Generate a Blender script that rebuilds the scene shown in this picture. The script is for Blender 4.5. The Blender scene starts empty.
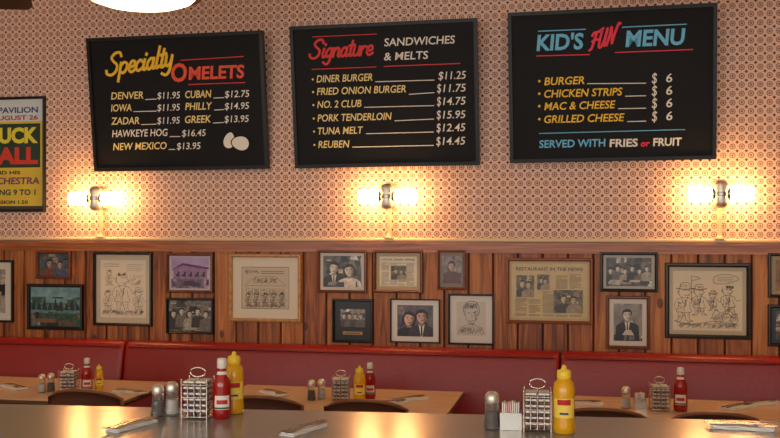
import bpy, math, random
from mathutils import Vector, Matrix
random.seed(7)
scene = bpy.context.scene
try:
    scene.view_settings.view_transform = 'Standard'
except Exception: pass

# ------------------------------------------------------------------ survey
F=1000.0; TH=math.radians(11.5); S=math.sin(TH); C=math.cos(TH)
D=6.2; H=1.70; V0=224.0
def on_y(u,v,y=0.0):            # photo measurement -> point on a plane parallel to the back wall
    a=(u-390)/F; t=(D+y)/(C+a*S)
    return Vector((t*(-S+a*C), y, H+t*(V0-v)/F))
def on_z(u,v,z):                # photo measurement -> point on a horizontal surface
    t=(H-z)*F/(v-V0); a=(u-390)/F
    return Vector((t*(-S+a*C), -D+t*(C+a*S), z))

# ------------------------------------------------------------------ materials
def lin(c):
    r=[]
    for k in c[:3]:
        k=k/255.0
        r.append(k/12.92 if k<=0.04045 else ((k+0.055)/1.055)**2.4)
    return (r[0],r[1],r[2],1.0)
CACHE={}
def mat(name,rgb,rough=0.5,metal=0.0,emit=0.0,coat=0.0,trans=0.0,bump=0.0,bscale=200,var=0.0,vscale=20,ecol=None,spec=None):
    if name in CACHE: return CACHE[name]
    m=bpy.data.materials.new(name); m.use_nodes=True
    nt=m.node_tree; p=nt.nodes['Principled BSDF']
    p.inputs['Base Color'].default_value=lin(rgb)
    p.inputs['Roughness'].default_value=rough
    p.inputs['Metallic'].default_value=metal
    if spec is not None: p.inputs['Specular IOR Level'].default_value=spec
    if coat: p.inputs['Coat Weight'].default_value=coat; p.inputs['Coat Roughness'].default_value=0.1
    if trans: p.inputs['Transmission Weight'].default_value=trans
    if emit:
        p.inputs['Emission Color'].default_value=lin(ecol or rgb); p.inputs['Emission Strength'].default_value=emit
    if bump or var:
        tc=nt.nodes.new('ShaderNodeTexCoord')
    if bump:
        n=nt.nodes.new('ShaderNodeTexNoise'); n.inputs['Scale'].default_value=bscale
        nt.links.new(tc.outputs['Object'],n.inputs['Vector'])
        b=nt.nodes.new('ShaderNodeBump'); b.inputs['Strength'].default_value=bump; b.inputs['Distance'].default_value=0.01
        nt.links.new(n.outputs['Fac'],b.inputs['Height']); nt.links.new(b.outputs['Normal'],p.inputs['Normal'])
    if var:
        n=nt.nodes.new('ShaderNodeTexNoise'); n.inputs['Scale'].default_value=vscale; n.inputs['Detail'].default_value=6
        nt.links.new(tc.outputs['Object'],n.inputs['Vector'])
        r=nt.nodes.new('ShaderNodeValToRGB')
        c=lin(rgb)
        r.color_ramp.elements[0].position=0.3; r.color_ramp.elements[1].position=0.7
        r.color_ramp.elements[0].color=(c[0]*(1-var),c[1]*(1-var),c[2]*(1-var),1)
        r.color_ramp.elements[1].color=(min(1,c[0]*(1+var)),min(1,c[1]*(1+var)),min(1,c[2]*(1+var)),1)
        nt.links.new(n.outputs['Fac'],r.inputs['Fac']); nt.links.new(r.outputs['Color'],p.inputs['Base Color'])
    CACHE[name]=m; return m
def ink(c): return mat('ink_%d_%d_%d'%tuple(int(k) for k in c),c,0.4)

def mth(nt,op,a,b=None,c=None):
    n=nt.nodes.new('ShaderNodeMath'); n.operation=op
    for i,x in enumerate((a,b,c)):
        if x is None: continue
        if isinstance(x,(int,float)): n.inputs[i].default_value=x
        else: nt.links.new(x,n.inputs[i])
    return n.outputs[0]
def mixc(nt,f,a,b):
    n=nt.nodes.new('ShaderNodeMix'); n.data_type='RGBA'
    if isinstance(f,(int,float)): n.inputs[0].default_value=f
    else: nt.links.new(f,n.inputs[0])
    for i,x in ((6,a),(7,b)):
        if isinstance(x,tuple): n.inputs[i].default_value=x
        else: nt.links.new(x,n.inputs[i])
    return n.outputs[2]

def wallpaper():
    m=bpy.data.materials.new('patterned_wallpaper'); m.use_nodes=True
    nt=m.node_tree; p=nt.nodes['Principled BSDF']; p.inputs['Roughness'].default_value=0.6
    tc=nt.nodes.new('ShaderNodeTexCoord'); sx=nt.nodes.new('ShaderNodeSeparateXYZ')
    nt.links.new(tc.outputs['Object'],sx.inputs[0])
    s=0.052
    X=mth(nt,'DIVIDE',sx.outputs[0],s); Z=mth(nt,'DIVIDE',sx.outputs[2],s)
    def rad(X,Z,off):
        fx=mth(nt,'SUBTRACT',mth(nt,'FRACT',mth(nt,'ADD',X,off)),0.5)
        fz=mth(nt,'SUBTRACT',mth(nt,'FRACT',mth(nt,'ADD',Z,off)),0.5)
        return mth(nt,'SQRT',mth(nt,'ADD',mth(nt,'MULTIPLY',fx,fx),mth(nt,'MULTIPLY',fz,fz))),fx,fz
    r1,fx,fz=rad(X,Z,0.0); r2,gx,gz=rad(X,Z,0.5)
    ring=mth(nt,'LESS_THAN',mth(nt,'ABSOLUTE',mth(nt,'SUBTRACT',r1,0.28)),0.05)
    dot=mth(nt,'LESS_THAN',r1,0.13)
    dia=mth(nt,'LESS_THAN',mth(nt,'ADD',mth(nt,'ABSOLUTE',gx),mth(nt,'ABSOLUTE',gz)),0.2)
    mot=mth(nt,'MAXIMUM',ring,dot)
    base=lin((238,202,180))
    c1=mixc(nt,mot,base,lin((140,86,76)))
    c2=mixc(nt,dia,c1,lin((98,62,64)))
    nt.links.new(c2,p.inputs['Base Color'])
    return m
def wood(name,c_dark,c_mid,c_light,plank=None,rough=0.35,axis='z',scale=1.0,knots=False):
    m=bpy.data.materials.new(name); m.use_nodes=True
    nt=m.node_tree; p=nt.nodes['Principled BSDF']; p.inputs['Roughness'].default_value=rough
    tc=nt.nodes.new('ShaderNodeTexCoord'); sx=nt.nodes.new('ShaderNodeSeparateXYZ')
    nt.links.new(tc.outputs['Object'],sx.inputs[0])
    sc={'x':(2,40,40),'z':(30,30,1.8)}[axis]
    mp=nt.nodes.new('ShaderNodeMapping'); mp.inputs['Scale'].default_value=tuple(k*scale for k in sc)
    nt.links.new(tc.outputs['Object'],mp.inputs['Vector'])
    n=nt.nodes.new('ShaderNodeTexNoise'); n.inputs['Scale'].default_value=1.0; n.inputs['Detail'].default_value=7; n.inputs['Distortion'].default_value=1.5
    nt.links.new(mp.outputs[0],n.inputs['Vector'])
    val=n.outputs['Fac']
    if plank:
        idx=mth(nt,'FLOOR',mth(nt,'DIVIDE',sx.outputs[0],plank))
        w=nt.nodes.new('ShaderNodeTexWhiteNoise'); w.noise_dimensions='1D'
        nt.links.new(idx,w.inputs['W'])
        val=mth(nt,'ADD',val,mth(nt,'MULTIPLY',mth(nt,'SUBTRACT',w.outputs['Value'],0.5),0.22))
        off=nt.nodes.new('ShaderNodeCombineXYZ'); nt.links.new(mth(nt,'MULTIPLY',w.outputs['Value'],7.0),off.inputs[2])
        nt.links.new(off.outputs[0],mp.inputs['Location'])
    r=nt.nodes.new('ShaderNodeValToRGB'); e=r.color_ramp.elements
    e[0].position=0.28; e[0].color=lin(c_dark); e[1].position=0.74; e[1].color=lin(c_light)
    k=e.new(0.5); k.color=lin(c_mid)
    nt.links.new(val,r.inputs['Fac']); col=r.outputs['Color']
    if knots:
        mp2=nt.nodes.new('ShaderNodeMapping'); mp2.inputs['Scale'].default_value=(5.5,1,3.2)
        nt.links.new(tc.outputs['Object'],mp2.inputs['Vector'])
        vo=nt.nodes.new('ShaderNodeTexVoronoi'); vo.inputs['Scale'].default_value=1.0
        nt.links.new(mp2.outputs[0],vo.inputs['Vector'])
        kf=mth(nt,'LESS_THAN',vo.outputs['Distance'],0.1)
        col=mixc(nt,mth(nt,'MULTIPLY',kf,0.8),col,lin((76,36,16)))
    nt.links.new(col,p.inputs['Base Color'])
    return m

# ------------------------------------------------------------------ mesh builder
class MB:
    def __init__(s): s.v=[];s.f=[];s.m=[];s.sm=[];s.mats=[]
    def mi(s,m):
        if m not in s.mats: s.mats.append(m)
        return s.mats.index(m)
    def add(s,vs,fs,m,smooth=False):
        o=len(s.v); s.v+= [tuple(v) for v in vs]; k=s.mi(m)
        for f in fs: s.f.append([i+o for i in f]); s.m.append(k); s.sm.append(smooth)
    def box(s,x0,x1,y0,y1,z0,z1,m,M=None):
        vs=[Vector((x,y,z)) for x in (x0,x1) for y in (y0,y1) for z in (z0,z1)]
        if M: vs=[M@v for v in vs]
        s.add(vs,[(0,1,3,2),(4,6,7,5),(0,4,5,1),(2,3,7,6),(0,2,6,4),(1,5,7,3)],m)
    def bbox(s,x0,x1,y0,y1,z0,z1,m,b=0.005,M=None):  # bevelled box
        prof=[]
        for z,i in ((z0,b),(z0+b*0.3,b*0.3),(z0+b,0),(z1-b,0),(z1-b*0.3,b*0.3),(z1,b)):
            ring=[]
            for cx,cy,qa in ((x1-b,y1-b,0),(x0+b,y1-b,90),(x0+b,y0+b,180),(x1-b,y0+b,270)):
                for k in (0,45,90):
                    a=math.radians(qa+k); rr=b-i
                    ring.append((cx+rr*math.cos(a),cy+rr*math.sin(a),z))
            prof.append(ring)
        s.loft(prof,m,True,M=M)
    def loft(s,rings,m,smooth=True,cap=True,M=None,closed=True):
        n=len(rings[0]); vs=[Vector(p) for r in rings for p in r]
        if M: vs=[M@v for v in vs]
        fs=[]
        for i in range(len(rings)-1):
            for j in range(n if closed else n-1):
                k=(j+1)%n; fs.append((i*n+j,i*n+k,(i+1)*n+k,(i+1)*n+j))
        s.add(vs,fs,m,smooth)
        if cap:
            o=len(rings)-1
            s.add(vs[:n],[tuple(range(n))[::-1]],m); s.add(vs[o*n:],[tuple(range(n))],m)
    def lathe(s,prof,m,loc=(0,0,0),seg=24,smooth=True,a0=0,a1=360,M=None,cap=True):
        full=abs(a1-a0)>=360; N=seg if full else seg+1
        rings=[]
        for r,z in prof:
            rings.append([(loc[0]+r*math.cos(math.radians(a0+(a1-a0)*j/seg)),loc[1]+r*math.sin(math.radians(a0+(a1-a0)*j/seg)),loc[2]+z) for j in range(N)])
        s.loft(rings,m,smooth,cap and full,M,closed=full)
    def tube(s,pts,r,m,seg=8,M=None):
        pts=[Vector(p) for p in pts]; rings=[]
        for i,p in enumerate(pts):
            d=(pts[min(i+1,len(pts)-1)]-pts[max(i-1,0)]).normalized()
            up=Vector((0,0,1)) if abs(d.z)<0.9 else Vector((1,0,0))
            a=d.cross(up).normalized(); b=d.cross(a)
            rr=r[i] if isinstance(r,(list,tuple)) else r
            rings.append([p+a*rr*math.cos(2*math.pi*j/seg)+b*rr*math.sin(2*math.pi*j/seg) for j in range(seg)])
        s.loft(rings,m,True,True,M)
    def obj(s,name,loc=(0,0,0),rot=(0,0,0)):
        me=bpy.data.meshes.new(name); me.from_pydata(s.v,[],s.f)
        for m in s.mats: me.materials.append(m)
        me.polygons.foreach_set('material_index',s.m); me.polygons.foreach_set('use_smooth',s.sm)
        me.update()
        o=bpy.data.objects.new(name,me); o.location=loc; o.rotation_euler=rot
        scene.collection.objects.link(o); return o

def catmull(pts,n=6):
    if len(pts)<3: return pts
    P=[pts[0]]+list(pts)+[pts[-1]]; out=[]
    for i in range(1,len(P)-2):
        p0,p1,p2,p3=P[i-1:i+3]
        for k in range(n):
            t=k/n
            out.append(tuple(0.5*((2*p1[j])+(-p0[j]+p2[j])*t+(2*p0[j]-5*p1[j]+4*p2[j]-p3[j])*t*t+(-p0[j]+3*p1[j]-3*p2[j]+p3[j])*t**3) for j in range(2)))
    out.append(tuple(pts[-1])); return out
def stroke(b,pts,w,m,y,xf=lambda p:p):
    q=[Vector(xf(p)) for p in pts]; L=[];R=[]
    for i,p in enumerate(q):
        d=(q[min(i+1,len(q)-1)]-q[max(i-1,0)])
        if d.length<1e-9: d=Vector((1,0))
        d.normalize(); n=Vector((-d.y,d.x))*w/2
        if i==0: p=p-d*w*0.35
        if i==len(q)-1: p=p+d*w*0.35
        L.append(p+n);R.append(p-n)
    vs=[(p.x,y,p.y) for p in L]+[(p.x,y,p.y) for p in R]; k=len(q)
    b.add(vs,[(i,i+k,i+k+1,i+1) for i in range(k-1)],m)

def text(b,s,x0,x1,z,h,m,y,shear=0.0,offset=0.0,rise=0.0):
    cu=bpy.data.curves.new('t','FONT'); cu.body=s; cu.size=1.0; cu.shear=shear; cu.offset=offset; cu.resolution_u=3
    o=bpy.data.objects.new('t',cu); scene.collection.objects.link(o)
    bpy.context.view_layer.update()
    me=bpy.data.meshes.new_from_object(o.evaluated_get(bpy.context.evaluated_depsgraph_get()))
    xs=[v.co.x for v in me.vertices]; ys=[v.co.y for v in me.vertices]
    if xs:
        mx=min(xs); W=max(xs)-mx; capH=0.70
        sx=(x1-x0)/W if x1 else h/capH; 
        vs=[]
        for v in me.vertices:
            px=(v.co.x-mx)*sx; vs.append((x0+px,y,z+v.co.y*h/capH+rise*px))
        b.add(vs,[tuple(p.vertices) for p in me.polygons],m)
    bpy.data.objects.remove(o); bpy.data.curves.remove(cu); bpy.data.meshes.remove(me)

SCR={
'S':([[(0.6,0.82),(0.5,1.0),(0.25,1.0),(0.1,0.8),(0.25,0.6),(0.45,0.42),(0.45,0.15),(0.25,-0.02),(0.0,0.05),(-0.08,0.22)]],.66),
'p':([[(0,.5),(0,-.38)],[(0,.35),(.15,.5),(.33,.4),(.33,.15),(.18,0),(0,.1)]],.46),
'e':([[(0.02,.22),(.28,.28),(.25,.48),(.1,.48),(0,.25),(.08,.03),(.22,0),(.36,.1)]],.38),
'c':([[(.3,.40),(.18,.5),(.02,.35),(.02,.12),(.15,0),(.34,.1)]],.36),
'i':([[(.05,.5),(.03,.1),(.1,0),(.2,.08)],[(.08,.7),(.1,.76)]],.22),
'a':([[(.3,.42),(.15,.5),(.01,.3),(.05,.05),(.17,.0),(.29,.2),(.31,.5)],[(.31,.5),(.29,.1),(.36,0),(.45,.08)]],.46),
'l':([[(.06,1.0),(.03,.1),(.1,0),(.2,.08)]],.22),
't':([[(.1,.85),(.07,.1),(.15,0),(.25,.08)],[(-.05,.58),(.25,.62)]],.28),
'y':([[(0,.5),(.02,.15),(.12,.02),(.26,.15),(.3,.5)],[(.3,.5),(.28,-.2),(.12,-.4),(-.1,-.3)]],.4),
'g':([[(.3,.42),(.15,.5),(.01,.3),(.05,.07),(.17,.03),(.29,.2),(.31,.5)],[(.31,.5),(.28,-.2),(.12,-.4),(-.08,-.28)]],.44),
'n':([[(0,.5),(0,0)],[(0,.3),(.15,.5),(.27,.42),(.27,.08),(.33,0),(.4,.06)]],.42),
'u':([[(0,.5),(.0,.1),(.12,0),(.26,.15),(.29,.5)],[(.29,.5),(.28,.08),(.34,0),(.42,.07)]],.42),
'r':([[(0,.5),(0,0)],[(0,.28),(.12,.48),(.26,.46)]],.32),
'F':([[(-.1,.02),(.05,.1),(.12,.5),(.18,.95)],[(-.12,.85),(.0,1.0),(.3,.98),(.62,1.1)],[(-.02,.5),(.2,.56),(.42,.52)]],.52),
'U':([[(-.04,.9),(.04,1.0),(.02,.5),(.06,.08),(.2,0),(.36,.25),(.44,1.0)],[(.44,1.0),(.42,.15),(.5,.02),(.6,.12)]],.64),
'N':([[(0,0),(.06,.5),(.08,1)],[(.08,1),(.24,.5),(.38,.02)],[(.38,.02),(.44,.6),(.56,1.08),(.7,1.05)]],.56),
}
def script(b,s,x0,x1,z,h,m,y,shear=0.25,rise=0.0,w=0.12):
    tot=sum(SCR[c][1] for c in s)+shear*.5; sx=(x1-x0)/tot; cx=0; n=0
    for c in s:
        st,adv=SCR[c]
        for pl in st:
            def xf(p,cx=cx):
                px=(p[0]+cx+shear*p[1])*sx; return (x0+px, z+p[1]*h+rise*px)
            n+=1
            stroke(b,catmull(pl,6),w*h,m,y-n*.00004,xf)
        cx+=adv

# ------------------------------------------------------------------ shared materials
M_CHROME=mat('polished_chrome',(215,212,205),0.18,1.0)
M_SATIN=mat('satin_aluminium',(232,226,214),0.42,0.85)
M_BLACK=mat('black_lacquer',(15,14,14),0.4,spec=.3)
M_BOARD=mat('black_menu_panel',(20,20,23),0.6,var=0.15,vscale=6,spec=.2)
M_WHITE=mat('white_paint_lettering',(240,236,225),0.6)
M_CREAM=mat('cream_lettering',(248,226,150),0.6)
M_YEL=mat('yellow_lettering',(252,205,40),0.6)
M_RED=mat('red_lettering',(225,48,42),0.6)
M_ORA=mat('orange_lettering',(236,82,48),0.6)
M_PINK=mat('pink_lettering',(246,44,74),0.6)
M_BLUE=mat('sky_blue_lettering',(110,200,240),0.6)

# ------------------------------------------------------------------ room shell
X0,X1,YB,ZC=-6.5,4.5,-9.5,3.45
b=MB(); b.box(X0,X1,0,0.15,0,ZC,wallpaper()); b.obj('wall_back')
plain=mat('warm_plaster',(215,186,150),0.8,bump=0.1)
b=MB(); b.box(X0-.15,X0,YB,0.15,0,ZC,plain); b.obj('wall_left')
b=MB(); b.box(X1,X1+.15,YB,0.15,0,ZC,plain); b.obj('wall_right')
b=MB(); b.box(X0-.15,X1+.15,YB-.15,0.15,ZC,ZC+.1,mat('ceiling_paint',(235,218,192),0.85)); b.obj('ceiling')
m=bpy.data.materials.new('checker_floor_tile'); m.use_nodes=True; nt=m.node_tree
tc=nt.nodes.new('ShaderNodeTexCoord'); ck=nt.nodes.new('ShaderNodeTexChecker'); ck.inputs['Scale'].default_value=3.3
ck.inputs['Color1'].default_value=lin((150,140,125)); ck.inputs['Color2'].default_value=lin((70,40,35))
nt.links.new(tc.outputs['Object'],ck.inputs['Vector']); nt.links.new(ck.outputs['Color'],nt.nodes['Principled BSDF'].inputs['Base Color'])
b=MB(); b.box(X0-.15,X1+.15,YB-.15,0.15,-.1,0,m); b.obj('floor')
b=MB()
b.box(X0,X1,YB-.15,YB,0,.95,plain); b.box(X0,X1,YB-.15,YB,2.75,ZC,plain)
wx=[(-5.8,-3.2),(-2.7,-.1),(.4,3.0)]
xs=[X0]+[k for w in wx for k in w]+[X1]
for i in range(0,len(xs),2): b.box(xs[i],xs[i+1],YB-.15,YB,.95,2.75,plain)
b.obj('wall_front')
for i,(a,c) in enumerate(wx):
    b=MB(); fm=mat('window_frame_paint',(60,50,45),0.5)
    for (p,q,r,s_) in ((a,a+.06,.95,2.75),(c-.06,c,.95,2.75),(a+.06,c-.06,.95,1.01),(a+.06,c-.06,2.69,2.75),((a+c)/2-.03,(a+c)/2+.03,1.01,2.69)):
        b.box(p,q,YB-.12,YB-.03,r,s_,fm)
    b.obj('window_%d'%(i+1))
    L=bpy.data.lights.new('window_daylight','AREA'); L.shape='RECTANGLE'; L.size=c-a-.1; L.size_y=1.7; L.energy=72; L.color=(1.0,0.96,0.91)
    o=bpy.data.objects.new('window_daylight',L); o.location=((a+c)/2,YB-.02,1.85); o.rotation_euler=(math.radians(90),0,0); scene.collection.objects.link(o)
w=bpy.data.worlds.new('World'); scene.world=w; w.use_nodes=True
w.node_tree.nodes['Background'].inputs[0].default_value=(0.8,0.87,1,1); w.node_tree.nodes['Background'].inputs[1].default_value=0.8

# wainscot
RZ=on_y(390,241).z
PL=0.152
pine=wood('knotty_pine',(108,54,22),(172,98,42),(206,134,68),plank=PL,knots=True,rough=0.5)
b=MB(); b.box(X0,X1,-.010,0,.1,RZ-.02,mat('groove_shadow',(64,30,14),0.8))
n0=int(math.floor(X0/PL))+1
for i in range(n0,int(X1/PL)):
    x=i*PL; g=.0035
    b.add([(x+g,-.010,.1),(x+g+.004,-.022,.1),(x+PL-g-.004,-.022,.1),(x+PL-g,-.010,.1),
           (x+g,-.010,RZ-.02),(x+g+.004,-.022,RZ-.02),(x+PL-g-.004,-.022,RZ-.02),(x+PL-g,-.010,RZ-.02)],
          [(0,1,5,4),(1,2,6,5),(2,3,7,6)],pine)
b.obj('wainscot_paneling')
railw=wood('rail_wood',(130,68,28),(166,92,42),(194,120,62),axis='x')
b=MB(); b.box(X0,X1,-.040,0,RZ-.072,RZ-.006,railw); b.box(X0,X1,-.048,0,RZ-.02,RZ-.006,railw)
b.obj('trim_1')
b=MB(); b.tube([(X0,-.03,RZ+.008),(X1,-.03,RZ+.008)],.014,mat('cream_conduit',(232,206,166),0.4),seg=10); b.obj('trim_2')
b=MB(); b.box(X0,X1,-.03,0,0,.1,railw); b.obj('baseboard_back')

# ------------------------------------------------------------------ menu boards
def lerp(a,c,t): return (a[0]+(c[0]-a[0])*t,a[1]+(c[1]-a[1])*t)
class Board:
    def __init__(s,TL,TR,BR,BL):
        s.q=(TL,TR,BR,BL); lean=0.105
        bl=on_y(*BL,-.035); br=on_y(*BR,-.035); tl=on_y(*TL,-.14); tr=on_y(*TR,-.14)
        s.roll=-(math.atan2(br.z-bl.z,br.x-bl.x)+math.atan2(tr.z-tl.z,tr.x-tl.x))/2
        s.w=((br-bl).length+(tr-tl).length)/2
        s.h=((tl-bl).length+(tr-br).length)/2
        s.loc=(bl+br)/2; s.loc.x=(bl.x+br.x+tl.x+tr.x)/4
        s.lean=math.asin(lean/s.h); s.b=MB(); s.y=-.013
        w,h=s.w,s.h; b=s.b
        b.box(-w/2+.01,w/2-.01,-.012,.012,.01,h-.01,M_BOARD)
        fw=.022
        for a,c,e,f in ((-w/2,w/2,0,fw),(-w/2,w/2,h-fw,h),(-w/2,-w/2+fw,fw,h-fw),(w/2-fw,w/2,fw,h-fw)):
            b.box(a,c,-.024,.018,e,f,M_BLACK)
        for sx in (-.3,.3): b.tube([(sx*w,.015,h*.9),(sx*w,.105,h*.93)],.006,M_CHROME)
    def m(s,u,v):
        TL,TR,BR,BL=s.q; fx=fz=.5
        for _ in range(5):
            L=lerp(BL,TL,fz);R=lerp(BR,TR,fz); fx=(u-L[0])/(R[0]-L[0])
            T=lerp(TL,TR,fx);B=lerp(BL,BR,fx); fz=(B[1]-v)/(B[1]-T[1])
        return ((fx-.5)*s.w,fz*s.h)
    def t(s,txt,u0,u1,v,px,mt,sh=.12,off=.012,rise=0):
        x0,z=s.m(u0,v); x1,_=s.m(u1,v); px*=s.h/(s.q[3][1]-s.q[0][1])
        text(s.b,txt,x0,x1,z,px,mt,s.y,sh,off,rise)
    def s(s,txt,u0,u1,v,px,mt,rise=0,w=.12,sh=.25):
        x0,z=s.m(u0,v); x1,_=s.m(u1,v); px*=s.h/(s.q[3][1]-s.q[0][1])
        script(s.b,txt,x0,x1,z,px,mt,s.y-.0008,sh,rise,w)
    def l(s,u0,v0,u1,v1,mt,w=.006):
        stroke(s.b,[s.m(u0,v0),s.m(u1,v1)],w,mt,s.y)
    def done(s): s.b.obj('menu_board',s.loc,(s.lean,s.roll,0))
B=Board((88,39),(262,30),(271,169),(96,171))
B.s('Specialty',109,178,75,20,M_YEL,rise=.10,w=.14)
B.t('MELETS',191,246,79,12,M_ORA,.1,.03)
B.t('O',174,190,81,17,M_ORA,.1,.03)
B.l(183,60,244,56,M_RED,.006); B.l(191,84,246,82,M_RED,.006)
for v,n,u1,p,n2,u2,p2 in ((99,'DENVER',146,'$11.95','CUBAN',214,'$12.75'),(111,'IOWA',134,'$11.95','PHILLY',215,'$14.95'),(124,'ZADAR',142,'$11.95','GREEK',214,'$13.95')):
    B.t(n,113,u1,v,7,M_CREAM,.18,.012); B.l(u1+2,v,159,v-.5,M_WHITE,.005); B.t(p,160,183,v-.6,6.5,M_WHITE,.15,.005)
    B.t(n2,188,u2,v-1.5,7,M_CREAM,.18,.012); B.l(u2+2,v-1.5,226,v-2,M_WHITE,.005); B.t(p2,227,251,v-2,6.5,M_WHITE,.15,.005)
B.t('HAWKEYE HOG',114,171,136.5,7,M_WHITE,.18,.012); B.l(173,136,183,136,M_WHITE,.005); B.t('$16.45',185,209,136,6.5,M_WHITE,.15,.005)
B.t('NEW MEXICO',115,170,149.5,7,M_CREAM,.18,.012); B.l(172,149,178,149,M_WHITE,.005); B.t('$13.95',180,204,149,6.5,M_WHITE,.15,.005)
for (eu,ev,ra,rb,an,yy) in ((232,140,.036,.052,.3,-.0006),(243,143,.058,.044,.15,-.0018)):
    cx,cz=B.m(eu,ev)
    def egg(k,y,mt):
        vs=[]
        for i in range(28):
            a=2*math.pi*i/28; px=k*ra*math.cos(a); pz=k*rb*math.sin(a)
            if rb>ra: px*=(1-.18*math.sin(a))
            else: pz*=(1+.16*math.cos(a))
            vs.append((cx+px*math.cos(an)+pz*math.sin(an),y,cz-px*math.sin(an)+pz*math.cos(an)))
        B.b.add(vs,[tuple(range(28))],mt)
    egg(1.14,B.y+yy+.0005,M_BOARD); egg(1,B.y+yy,M_WHITE)
B.done()
B=Board((289,27),(477,18),(481,165),(298,168))
B.s('Signature',311,377,58,17,M_RED,rise=.02,w=.14)
B.t('SANDWICHES',386,456,46,7.5,M_WHITE,.1,.012); B.t('& MELTS',386,430,60,7.5,M_WHITE,.1,.012)
B.l(313,37,378,34,M_RED,.005); B.l(386,66,461,63,M_RED,.006); B.l(313,69,378,66.5,M_RED,.005)
for v,n,u1,p in ((82,'DINER BURGER',375,'$11.25'),(94.5,'FRIED ONION BURGER',408,'11.75'),(107.5,'NO. 2 CLUB',363,'14.75'),(121,'PORK TENDERLOIN',393,'15.95'),(134,'TUNA MELT',364,'12.45'),(147.5,'REUBEN',350,'14.45')):
    k=(v-82)/65*3
    cx,cz=B.m(314+k,v-3); B.b.add([(cx+.007*math.cos(a),B.y,cz+.007*math.sin(a)) for a in [i*math.pi/4 for i in range(8)]],[tuple(range(8))],M_CREAM)
    B.t(n,318+k,u1+k,v,7,M_CREAM,.18,.012); B.l(u1+k+3,v-.8,436,v-2.5,M_WHITE,.005)
    if p[0]!='$': B.t('$',439,443,v-2.5,8.5,M_WHITE,.1,.005)
    B.t(p,440 if p[0]=='$' else 445,467,v-3,7.5,M_WHITE,.15,.005)
B.done()
B=Board((508,13),(718,3),(716,159),(511,163))
B.t("KID'S",538,586,50,15,M_BLUE,.1,.03); B.t('MENU',628,687,46,15,M_BLUE,.1,.03)
B.s('FUN',593,619,50,16,M_PINK,rise=.28,w=.15,sh=.3)
B.l(540,31,588,29,M_BLUE,.006); B.l(625,27,688,24,M_BLUE,.006); B.l(538,55.5,592,54,M_PINK,.006); B.l(618,52,694,49,M_PINK,.006)
for v,n,u1 in ((84.5,'BURGER',587),(97,'CHICKEN STRIPS',625),(109.5,'MAC & CHEESE',618),(122.5,'GRILLED CHEESE',627)):
    B.t(n,546,u1,v,7.5,M_YEL,.18,.015); B.l(u1+3,v-1.5,648,v-2,M_WHITE,.005)
    cx,cz=B.m(541,v-4); B.b.add([(cx+.008*math.cos(a),B.y,cz+.008*math.sin(a)) for a in [i*math.pi/4 for i in range(8)]],[tuple(range(8))],M_YEL)
    B.t('$',654,659,v-2,10,M_WHITE,.1,.005); B.t('6',668,674,v-3,8.5,M_WHITE,.1,.01)
B.l(541,133,686,129,M_BLUE,.005)
B.t('SERVED WITH',541,608,147.5,7.5,M_BLUE,.05,.02); B.t('FRIES',612,640,146.5,7.5,M_WHITE,.05,.03); B.t('or',643,652,146,6,M_PINK,.2,.03); B.t('FRUIT',655,683,145.5,7.5,M_WHITE,.05,.03)
B.done()

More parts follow.
